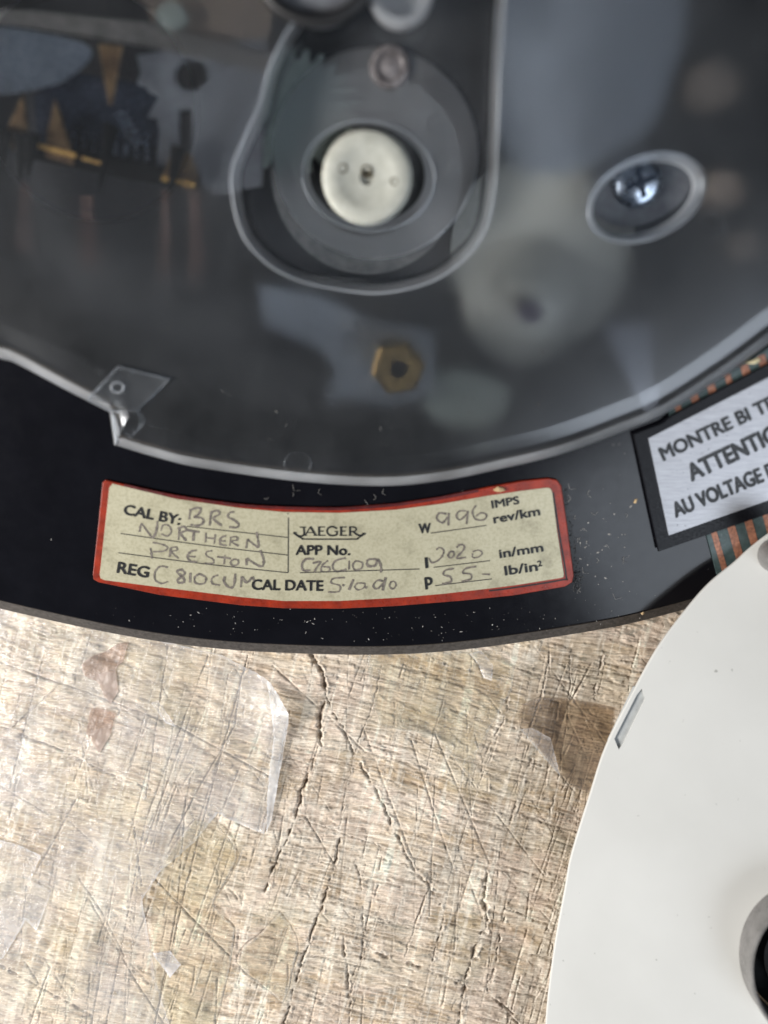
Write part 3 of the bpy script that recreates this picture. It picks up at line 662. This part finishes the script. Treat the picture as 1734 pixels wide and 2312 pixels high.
# countersunk screw in the pocket
q = D(1442, 412, -3.6); scr = MB(); lathe(scr, q, [(3.3, -4.4), (3.3, -3.9), (2.9, -3.2), (2.0, -2.75), (1.0, -2.6), (.01, -2.55)], 40)
sc = scr.build('cross_head_screw', M['steel'], tacho, smooth=40)
mb = MB()
for a in (20, 110):
    A = math.radians(a); dx, dy = math.cos(A), math.sin(A); px_, py_ = -dy, dx
    for L_, wd in ((2.0, .34),):
        vs = [(q.x+dx*L_*s1+px_*wd*s2, q.y+dy*L_*s1+py_*wd*s2, z) for z in (-3.2, -2.5 if a == 20 else -2.49) for s1, s2 in ((-1, -1), (1, -1), (1, 1), (-1, 1))]
        mb.add(vs, [(0, 1, 2, 3), (4, 5, 6, 7), (0, 1, 5, 4), (1, 2, 6, 5), (2, 3, 7, 6), (3, 0, 4, 7)])
mb.build('cross_slot', M['screwdark'], sc)

# --- mechanism under the cover
slab('gear_sector', [(600,80),(590,420),(480,440),(430,400),(345,390),(352,290),(345,262),(325,262),(340,235),(352,215),(330,205),(318,190),(300,185),(310,160),(300,120),(420,100)], .6, 1.2, M['gearplastic'], tacho, holes=[ell(425, 165, 40, 36, 0, 28), [(395,245),(428,242),(430,330),(418,345),(395,330)]])
gt = [];
gc = (660, 250)
for k in range(26):
    a0 = 2*math.pi*k/26
    for da, rr in ((0, 122), (.06, 150), (.13, 152), (.19, 122)): gt.append((gc[0]+math.cos(a0+da)*rr, gc[1]+math.sin(a0+da)*rr*.95))
slab('toothed_wheel', gt, -4.0, 1.0, M['palegreen'], tacho)
slab('blue_film', [(120,150),(345,190),(400,380),(70,330),(60,210)], -.6, .4, M['bluefilm'], tacho)
slab('blue_film', [(-60,60),(140,80),(200,120),(110,190),(-60,200)], 1.4, .3, pbr('pale_blue_film', (.10, .115, .14), (.05, .06, .075), .3, .2, scale=.15), tacho, smooth_n=5)
slab('top_strip', [(-60,5),(330,45),(620,120),(600,160),(330,100),(-60,40)], .9, .8, pbr('beige_strip', (.10, .09, .083), (.05, .045, .04), .5), tacho)
slab('dark_bracket', [(300,-80),(620,-80),(600,110),(420,80),(330,40)], .2, .8, M['tan'], tacho)
slab('pale_knob', ell(380, 30, 34, 30, 0, 24), 1.6, 1.8, M['palegreen'], tacho)
slab('black_bar', [(60,318),(445,392),(445,425),(300,408),(60,358)], 1.5, 1.2, M['needle'], tacho)
for L in ([(95,322),(118,222),(158,345),(160,372),(95,352)], [(215,95),(272,100),(248,235),(240,235)], [(365,395),(385,335),(428,345),(440,385),(438,412),(365,402)], [(0,300),(45,210),(60,325),(20,340)]):
    slab('gold_contact', L, 2.1, .3, M['gold'], tacho, bev=.2)
for (a, b) in (((48,300),(40,410)), ((250,280),(220,440)), ((402,330),(376,468)), ((5,290),(-5,410)), ((70,300),(58,400))):
    mb = MB(); tube(mb, [D(a[0], a[1], 2.5), D((a[0]+b[0])/2, (a[1]+b[1])/2, 2.6), D(b[0], b[1], 2.3)], 1.0, 8, taper=(1, .12)); mb.build('contact_needle', M['needle'], tacho, smooth=60)
for L in ([(78,322),(166,345),(164,356),(78,333)], [(362,396),(440,412),(438,424),(362,408)], [(180,352),(232,366),(232,374),(180,360)]):
    slab('gold_strip', L, 2.3, .3, pbr('bright_gold', (.75,.45,.14), (.6,.33,.1), .3, .6), tacho, bev=.1)
for L in ([(346,425),(366,425),(360,640),(344,620)], [(412,430),(434,430),(440,600),(416,660)], [(150,440),(180,440),(190,620),(158,600)], [(8,400),(26,420),(24,580),(4,560)]):
    slab('copper_glimmer', L, -6.5, .5, M['copper'], tacho)  # coppery reflections below the contacts, put in as thin solid strips
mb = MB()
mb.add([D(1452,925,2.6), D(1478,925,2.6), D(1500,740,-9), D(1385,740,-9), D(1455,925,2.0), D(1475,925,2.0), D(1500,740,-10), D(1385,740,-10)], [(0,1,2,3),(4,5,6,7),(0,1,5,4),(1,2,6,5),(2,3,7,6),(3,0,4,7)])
mb.build('glare_wedge', pbr('pale_blue_glare', (.34,.36,.42), (.26,.28,.33), .4), tacho)  # bright reflection streak in the cover, built as an added pale wedge
slab('grey_bracket', [(575,650),(700,660),(840,730),(980,760),(985,900),(880,930),(770,912),(745,930),(738,900),(760,850),(720,800),(590,740)], -5.5, 1, M['greymetal'], tacho)
slab('pale_plate', [(960,860),(1080,850),(1160,900),(1100,985),(980,960)], -6.5, .8, M['palegreen'], tacho, smooth_n=5)
slab('cream_wheel', ell(1230, 570, 210, 225, -20, 56), -8.5, 1.2, M['dullcream'], tacho)
q = D(1205, 690, -6); mb = MB(); lathe(mb, q, [(9.5, -8.4), (8.5, -7.6), (6.5, -6.4), (4.0, -5.2), (2.2, -4.6), (.01, -4.4)], 48); mb.build('cream_wheel', M['dullcream'], tacho, smooth=80)
slab('wheel_pivot', ell(1205, 710, 27, 25, 0, 20), -1.2, 3.0, pbr('dark_pivot', (.03, .02, .04), None, .4), tacho)
mb = MB(); q = D(900, 838, 1.6); hx = [(q.x+3.9*math.cos(math.radians(60*k+10)), q.y+3.9*math.sin(math.radians(60*k+10))) for k in range(6)]
loft(mb, hx, [(0, -5.5), (0, .9), (.5, 1.4)]); nut = mb.build('brass_nut', M['brass'], tacho)
mb = MB(); lathe(mb, q, [(1.25, 1.42), (1.15, 1.46), (1.0, 1.45), (.01, 1.45)], 24); mb.build('stud', M['needle'], nut, smooth=40)
slab('grey_plate', [(1150,-60),(1560,-60),(1520,220),(1400,360),(1160,360)], -6.5, .8, M['greymetal'], tacho, smooth_n=4)
for k in range(9):             # row of small pins and a coil in the dark behind the contacts
    mb = MB(); tube(mb, [D(130+k*24, 300-4*(k%3), -1), D(134+k*24, 322+5*k, 1.2)], .28, 6); mb.build('pin', M['steel'], tacho, smooth=60)
mb = MB(); tube(mb, [D(262+16*math.sin(q*.9)+q*1.2, 250+q*1.9+5*math.cos(q*.9), .2) for q in range(40)], .22, 6); mb.build('coil_spring', M['steel'], tacho, smooth=60)
for cu, cv, r in ((1640, 180, 62), (1660, 430, 48), (1720, 560, 40)):
    slab('brown_knob', ell(cu, cv, r, r*.9, 0, 28), -6, 1.5, M['tan'], tacho)

# --- printed circuit strip and warning label
slab('circuit_strip', [(1508,925),(1760,770),(1990,640),(2120,900),(1950,1180),(1622,1310),(1598,1218)], .35, .3, M['pcb'], tacho, bev=.03)
mb = MB()
for k in range(14):
    t = k*34; a = (1538+t*.9, 918-t*.50); b = (1618+t*1.0, 1330-t*.42)
    a = (1528+k*38, 912-k*22); b = (1640+k*38, 1300-k*14)
    ww = 8.5 if k % 3 else 6
    vs = [D(a[0]-ww, a[1]+3, .37), D(a[0]+ww, a[1]-3, .37), D(b[0]+ww, b[1]-3, .37), D(b[0]-ww, b[1]+3, .37)]
    top = [Vector((p.x, p.y, .40)) for p in vs]; mb.add(vs+top, [(4, 5, 6, 7), (0, 1, 5, 4), (1, 2, 6, 5), (2, 3, 7, 6), (3, 0, 4, 7)])
pc = mb.build('copper_trace', M['trace'], [o for o in tacho.children if o.name.startswith('circuit_strip')][0])
wl = slab('warning_label', [(1430,981),(1496,955),(1519,937),(1734,822),(1960,690),(2060,960),(1960,1055),(1734,1161),(1487,1246)], 1.0, .5, M['border'], tacho, bev=.12)
wl['label'] = 'silver warning label with black border'
slab('silver_panel', [(1464,990),(1734,853),(1930,745),(2000,960),(1900,1055),(1734,1130),(1510,1209)], 1.06, .08, M['silver'], wl, bev=.02)
mb = MB()
text(mb, 'MONTRE BI TENSION', (1499,1040), (1872,864), 29, 1.10, wt=1.8, bold=0.0)
text(mb, 'ATTENTION', (1563,1086), (1795,977), 37, 1.10, wt=1.8, bold=0.0)
text(mb, 'AU VOLTAGE DE', (1527,1168), (1775,1066), 32, 1.10, wt=1.8, bold=0.0)
mb.build('lettering', M['ink'], wl)

# --- calibration label
rd0 = random.Random(5)
def A_(x, y): return (180+x*.3617, 1060+y*.3617)
def B_(x, y): return (640+x*.4219, 1060+y*.4219)
red_px = [(238,1084),(263,1090),(397,1119),(542,1139),(640,1145),(767,1147),(893,1138),(1000,1122),(1104,1100),(1180,1086),(1240,1080),(1258,1084),(1268,1098),(1280,1180),(1296,1300),(1292,1315),(1276,1325),(1160,1345),(1041,1357),(893,1369),(767,1375),(640,1374),(542,1367),(361,1344),(222,1315),(211,1309),(209,1298),(222,1180),(231,1090)]
in_px = [(254,1092),(270,1096),(397,1126),(542,1147),(640,1156),(767,1158),(893,1151),(1000,1137),(1104,1119),(1180,1108),(1236,1101),(1243,1103),(1247,1112),(1258,1200),(1273,1296),(1272,1303),(1266,1305),(1160,1322),(1104,1329),(1000,1341),(893,1350),(767,1357),(640,1357),(542,1348),(361,1326),(236,1310),(227,1306),(225,1298),(238,1180),(247,1100)]
lb = slab('calibration_label', red_px, .45, .45, M['red'], tacho, bev=.12)
lb['label'] = 'cream calibration label with red border and handwritten entries'
slab('cream_panel', in_px, .53, .1, M['label'], lb, bev=.02)
# dark line along the panel's right end and lower right edge
mb = MB(); stroke(mb, [(1249,1112),(1262,1200),(1278,1300),(1270,1309),(1160,1327),(1104,1334)], 3.5, .475); mb.build('dark_line', M['ink'], lb)
mb = MB(); stroke(mb, [(280,1096),(397,1121),(542,1141),(640,1147),(767,1149),(893,1140),(1000,1124),(1080,1108)], 6, .50); mb.build('border_shade', M['darkred'], lb)  # shading along the upper border, put in as a dark red strip
mb = MB(); Z = .57
text(mb, 'CAL BY:', A_(272,278), A_(622,346), 22, Z, bold=0.0)
text(mb, 'REG', A_(232,643), A_(425,676), 24, Z, bold=0.0)
text(mb, 'CAL DATE', A_(1075,750), A_(1517,757), 22.5, Z, bold=0.0)
text(mb, 'APP No.', B_(66,456), B_(355,458), 21, Z, bold=0.0)
text(mb, 'W', B_(727,342), B_(788,338), 21, Z, bold=0.0)
text(mb, 'l', B_(762,527), B_(773,526), 23, Z, bold=0.0)
text(mb, 'p', B_(760,620), B_(797,616), 26, Z, bold=0.0)
text(mb, 'IMPS', B_(1118,208), B_(1262,183), 17, Z, bold=0.0)
text(mb, 'rev/km', B_(1128,288), B_(1373,244), 19, Z, bold=0.0)
text(mb, 'in/mm', B_(1159,474), B_(1390,438), 19, Z, bold=0.0)
text(mb, 'lb/in', B_(1188,566), B_(1360,541), 20, Z, bold=0.0)
text(mb, '2', B_(1363,520), B_(1384,516), 12.5, Z, bold=0.0)
for L, t in (([(108,308),(110,345),(97,357),(78,355),(60,341)], 4), ([(86,309),(120,309)], 2.5), ([(116,352),(143,306)], 2.2), ([(143,306),(172,353)], 4.5), ([(126,338),(162,338)], 2), ([(108,353),(126,353)], 2), ([(160,353),(180,353)], 2),
             ([(190,308),(190,352)], 4.5), ([(184,308),(222,308)], 2.5), ([(190,330),(215,330)], 2.5), ([(184,353),(224,353)], 2.5),
             ([(286,316),(263,306),(242,312),(233,330),(243,349),(264,354),(286,349)], 4), ([(286,350),(286,332)], 4), ([(272,332),(292,332)], 2.2),
             ([(308,308),(308,352)], 4.5), ([(300,308),(338,308)], 2.5), ([(308,330),(331,330)], 2.5), ([(300,353),(340,353)], 2.5),
             ([(356,308),(356,352)], 4.5), ([(350,308),(378,309),(390,320),(378,332),(356,332)], 3), ([(372,332),(392,348),(412,353),(432,343)], 4), ([(348,353),(366,353)], 2),
             ([(52,338),(66,350),(84,362),(104,371),(120,373),(375,373),(396,368),(414,358),(434,344)], 3)):
    stroke(mb, [B_(*q) for q in L], t, Z+.004, n=6)
for q in ((60,341), (430,345)):
    stroke(mb, [B_(q[0]-7, q[1]), B_(q[0]+7, q[1])], 5, Z+.03)
mb.build('lettering', M['ink'], lb)
mb = MB()
for a, b in ((A_(670,355), A_(1300,425)), (A_(255,400), A_(1300,535)), (A_(240,520), A_(1300,645)), (A_(1302,300), A_(1300,645)), (A_(1299,272), A_(1299,280)), (B_(88,553), B_(728,533)), (B_(788,341), B_(1085,300)), (B_(803,524), B_(1105,488)), (B_(812,622), B_(1115,586))):
    mid = ((a[0]+b[0])/2+0.0, (a[1]+b[1])/2+(2.2 if abs(b[0]-a[0]) > 300 else 0)); stroke(mb, [a, mid, b], 2.0, Z)
mb.build('ruled_line', M['rule'], lb)
HA = [[(682,312),(686,280),(690,255)], [(684,256),(730,240),(755,248),(738,282),(712,298),(758,303),(772,325),(745,350),(690,345)], [(810,352),(815,300),(820,268)], [(813,270),(856,257),(872,278),(832,303),(850,325),(885,352)], [(962,266),(932,272),(924,298),(958,314),(990,342),(978,362),(932,360)],
 [(373,390),(384,342),(420,385),(455,424),(478,380),(484,322)], [(505,385),(520,348),(556,352),(570,390),(545,416),(508,402)], [(615,442),(622,370)], [(612,370),(648,356),(664,380),(630,400),(664,446)], [(668,378),(746,392)], [(712,385),(707,446)], [(786,395),(784,456)], [(786,426),(842,432)], [(846,405),(838,466)], [(912,415),(880,428),(876,465),(916,476)], [(880,446),(910,448)], [(935,478),(941,425)], [(938,426),(975,420),(982,440),(945,450),(990,478)], [(1038,492),(1044,436)], [(1044,436),(1100,478),(1116,478),(1104,390)],
 [(450,556),(446,520),(440,490)], [(455,456),(520,470),(548,490),(522,510),(455,514)], [(560,546),(568,490)], [(566,490),(600,485),(606,505),(572,515),(615,556)], [(727,505),(690,514),(671,545),(690,573),(732,576)], [(678,543),(720,546)], [(826,508),(790,516),(792,540),(830,560),(832,585),(778,586)], [(858,545),(942,556)], [(905,534),(900,592)], [(962,560),(940,578),(954,600),(986,592),(986,566),(958,561)], [(1040,598),(1040,556)], [(1040,556),(1116,602),(1142,600),(1146,560),(1124,505)],
 [(548,612),(502,605),(469,640),(470,690),(508,712),(548,700)], [(632,622),(606,640),(640,670),(652,700),(622,708),(610,690),(655,650),(630,622)], [(690,645),(688,706)], [(748,650),(716,675),(724,710),(774,712),(786,675),(744,651)], [(862,660),(826,676),(826,712),(874,722)], [(905,668),(900,702),(930,736),(960,726),(970,650)], [(1004,736),(1010,668)], [(1010,668),(1042,706),(1080,674),(1086,732)]]
HB_ = [[(872,238),(834,234),(820,262),(850,285),(878,255)], [(884,232),(882,300)], [(976,222),(940,224),(925,250),(945,270),(980,240)], [(986,222),(979,292)], [(1030,192),(1010,228),(1028,266),(1070,270),(1087,246),(1060,232),(1030,250)],
 [(778,474),(792,498),(822,490),(850,462),(856,432),(834,418),(818,430)], [(890,440),(880,462),(896,474),(912,458),(906,440),(890,440)], [(926,418),(946,402),(966,408),(962,432),(926,474),(976,470)], [(1012,448),(1012,470),(1040,470),(1063,450),(1045,432),(1012,440)],
 [(912,530),(866,540),(856,564),(890,574),(896,600),(848,613)], [(1032,519),(976,530),(960,554),(1000,560),(1002,586),(952,599)], [(1062,560),(1104,562)],
 [(162,480),(120,480),(98,508),(106,540),(142,540)], [(155,502),(197,494),(180,520),(164,548)], [(238,488),(206,514),(204,545),(240,546),(246,525),(208,520)], [(332,474),(280,488),(262,520),(282,546),(336,535)], [(351,488),(350,536)], [(388,488),(370,510),(380,536),(415,530),(421,500),(386,489)], [(500,480),(452,484),(450,515),(490,514),(502,482),(520,515),(521,552)],
 [(326,579),(266,584),(255,608),(300,622),(294,654),(238,656)], [(314,618),(324,622)], [(374,588),(350,645)], [(396,608),(380,628),(400,645),(430,632),(432,610),(392,609)], [(438,630),(446,634)], [(532,598),(502,594),(480,622),(500,640),(538,604)], [(546,578),(530,648)], [(576,600),(566,624),(584,640),(601,620),(592,600),(570,603)]]
mb = MB()
for L in HA: stroke(mb, [A_(*q) for q in L], rd0.uniform(3.2, 4.8), Z+.006, n=6, jit=.2)
for L in HB_: stroke(mb, [B_(*q) for q in L], rd0.uniform(3.2, 4.8), Z+.006, n=6, jit=.2)
mb.build('handwriting', M['hand'], lb)

# --- dust on the instrument (nobody could count it)
mb = MB(); rd = random.Random(11)
def speck(F, u, v, z, r, long=1.0):
    a = rd.uniform(0, math.pi); k = rd.choice([3, 4, 5]); c = F(u, v, z); vs = []
    for q in range(k):
        t = 2*math.pi*q/k+rd.uniform(-.3, .3); x = r*long*math.cos(t); y = r*math.sin(t)
        vs.append((c.x+x*math.cos(a)-y*math.sin(a), c.y+x*math.sin(a)+y*math.cos(a), z))
    n = len(vs); mb.add(vs+[(c.x, c.y, z+r*.8)], [(i, (i+1) % n, n) for i in range(n)])
def arc_v(u): return 1464-((u-880)/1050)**2*150
for _ in range(360):
    u = rd.uniform(0, 1600); v = rd.choice([rd.uniform(1330, 1450), rd.uniform(1380, 1450), rd.uniform(1020, 1380)])
    if u < 230 and rd.random() < .7: continue
    if v > arc_v(u)-14 or (v < 1110 and u < 1250 and v < 1095+0*u): continue
    if 215 < u < 1290 and 1090 < v < 1372: continue
    if u > 1425 and v < 1250: continue
    speck(D, u, v, .015, rd.choice([.03, .035, .045, .06, .10]), rd.choice([1, 1, 1.8, 3.0]))
for _ in range(130):
    u = rd.gauss(1350, 140); v = rd.gauss(1180, 110)
    if (215 < u < 1300 and 1075 < v < 1372) or u > 1425 or v > arc_v(u)-14 or v < 1110: continue
    speck(D, u, v, .015, rd.choice([.04, .06, .10, .14]), rd.choice([1, 2.2]))
for _ in range(70): speck(D, rd.uniform(500, 1560), rd.uniform(720, 1010), ZC+.03, rd.choice([.035, .05, .07]), rd.choice([1, 2.5]))
for _ in range(60): speck(D, rd.uniform(900, 1240), rd.uniform(1140, 1330), .60, rd.choice([.03, .05]), 1)
ds = mb.build('dust', M['dust'], tacho); ds['kind'] = 'stuff'
mb = MB()
for k in range(26):
    u = rd.choice([rd.uniform(300, 1200), rd.uniform(1280, 1420)]); v = rd.uniform(1100, 1130) if u < 1200 else rd.uniform(1100, 1350)
    a = rd.uniform(0, 6.28); L = rd.uniform(5, 16); tube(mb, [D(u, v, .05), D(u+math.cos(a)*L, v+math.sin(a)*L, .25), D(u+math.cos(a+.7)*L*1.5, v+math.sin(a+.7)*L*1.5, .05)], .02, 4)
ds = mb.build('dust_fibre', M['dust'], tacho); ds['kind'] = 'stuff'
# dark scratches and dirt round the right end of the label
mb = MB()
for k in range(240):
    t = rd.random()
    if t < .5: u, v = 1275+rd.gauss(0, 4)+(t*2)*28, 1095+(t*2)*200
    else: u, v = 1302+rd.gauss(0, 5), rd.uniform(1290, 1335)
    speck(D, u, v, .02, rd.choice([.05, .08]), 2)
for k in range(60): speck(D, rd.uniform(1480, 1734), rd.uniform(880, 1190), 1.11, rd.choice([.04, .06, .09]), 1.3)
ds = mb.build('black_grit', M['ink'], tacho); ds['kind'] = 'stuff'

def crumb(name, pts, F, z, h, label, mat=M['chip']):
    P = [F(u, v, z) for u, v in pts]; c = sum(P, Vector((0, 0, 0)))/len(P); n = len(P); mb = MB()
    vs = [p for p in P]+[Vector((p.x, p.y, p.z+h*.6))+(c-p)*.15 for p in P]+[Vector((c.x, c.y, z+h))]
    mb.add(vs, [(i, (i+1) % n, n+(i+1) % n, n+i) for i in range(n)]+[(n+i, n+(i+1) % n, 2*n) for i in range(n)])
    # bring to world: these lie on the instrument but are loose
    Mw = Matrix.Translation(DEV_O) @ Matrix.Rotation(TH, 4, 'X')
    o0 = Mw @ c
    mb.v = [tuple((Mw @ Vector(q))-o0) for q in mb.v]
    o = mb.build(name, mat); o.location = o0*S; setp(o, label, 'crumb'); return o
crumb('wood_chip', [(1112,1106),(1124,1098),(1136,1100),(1142,1107),(1128,1110),(1118,1109)], D, .5, .5, 'tan crumb of wood lying on the red upper border of the label')
crumb('wood_chip', [(1680,818),(1700,812),(1712,807),(1718,814),(1704,822),(1692,822)], D, .45, .5, 'pale splinter lying on the green and copper circuit strip', pbr('pale_splinter', (.75, .68, .45), (.6, .5, .3), .8))
crumb('wood_chip', [(1430,1136),(1434,1127),(1439,1126),(1436,1136)], D, .02, .3, 'tiny brown crumb on the black face between the two labels')
crumb('wood_chip', [(1445,1385-2),(1452,1379),(1456,1384),(1449,1388)], D, -.3, .4, 'tiny tan crumb on the grey rim near the white plate')

# ------------------------------------------------------------------ the off-white plate lying over it
plate = empty('dial_plate', PL_O, PM.to_euler())
setp(plate, 'large off-white round plate with a slot, overlapping the black instrument at right', 'plate')
ep = [(1236,2420),(1232,2312),(1250,2150),(1275,2010),(1290,1930),(1330,1800),(1366,1690),(1420,1580),(1480,1470),(1542,1385),(1600,1318),(1660,1268),(1700,1232),(1760,1190),(1900,1120),(2200,1060),(2500,1150),(2750,1400),(2850,1800),(2780,2300),(2500,2700),(1900,2850),(1400,2750)]
pl = catmull([(*W(u, v, 0)[:2], 0) for u, v in ep], 10, True)
slot_o = [(1449,1555),(1457,1578),(1407,1680),(1397,1692),(1387,1668),(1438,1568)]
slot = ccw([tuple(W(u, v, 0)[:2]) for u, v in slot_o])
hole_c = W(1822, 2165, 0); HR = W(1822, 2165, 0)-W(1672, 2165, 0)
hr_ = HR.length
hole = ccw([(hole_c.x+hr_*math.cos(2*math.pi*k/64), hole_c.y+hr_*1.15*math.sin(2*math.pi*k/64)) for k in range(64)])
mb = MB(); loft(mb, [(p.x, p.y) for p in pl], [(.12, -.8), (0, -.68), (0, -.15), (.05, -.04), (.18, 0)], holes=[slot, hole], cap_bottom=True)
slot_b = [(x*1.0, y*1.0) for x, y in slot]; wall(mb, slot, 0, slot_b, -.8); wall(mb, hole, 0, hole, -.8)
mb.build('plate_body', M['plate'], plate, smooth=35)
sb = slab('slot_backing', [(1462,1540),(1478,1580),(1420,1700),(1395,1715),(1372,1670),(1430,1550)], -.40, .3, M['plategrey'], plate, F=W)
mb = MB()
def er(s, z): return ([(hole_c.x+(p[0]-hole_c.x)*s, hole_c.y+(p[1]-hole_c.y)*s) for p in hole], z)
seq = [er(1.02, .02), er(1.0, 1.5), er(.995, 4.2), er(.98, 4.9), er(.95, 5.0), er(.935, 4.6), er(.93, -2)]
for (a, za), (b, zb) in zip(seq[:-1], seq[1:]): wall(mb, a, za, b, zb)
mb.build('collar', M['collar'], plate, smooth=60)
mb = MB(); a, _ = er(.92, 0); loft(mb, a, [(0, -3), (0, -2.5)]); mb.build('collar_backing', M['blackplastic'], plate)
q = hole_c; mb = MB(); lathe(mb, (q.x+1.2, q.y-1.5), [(hr_*.70, -2.4), (hr_*.70, 2), (hr_*.66, 2.6), (.01, 2.8)], 48); mb.build('centre_cap', M['bluegrey'], plate, smooth=40)
q = W(1792, 1256, 8); mb = MB(); lathe(mb, q, [(2.6, 0.02), (2.6, 8), (2.2, 8.6), (.01, 8.8)], 32); mb.build('peg', M['collar'], plate, smooth=40)
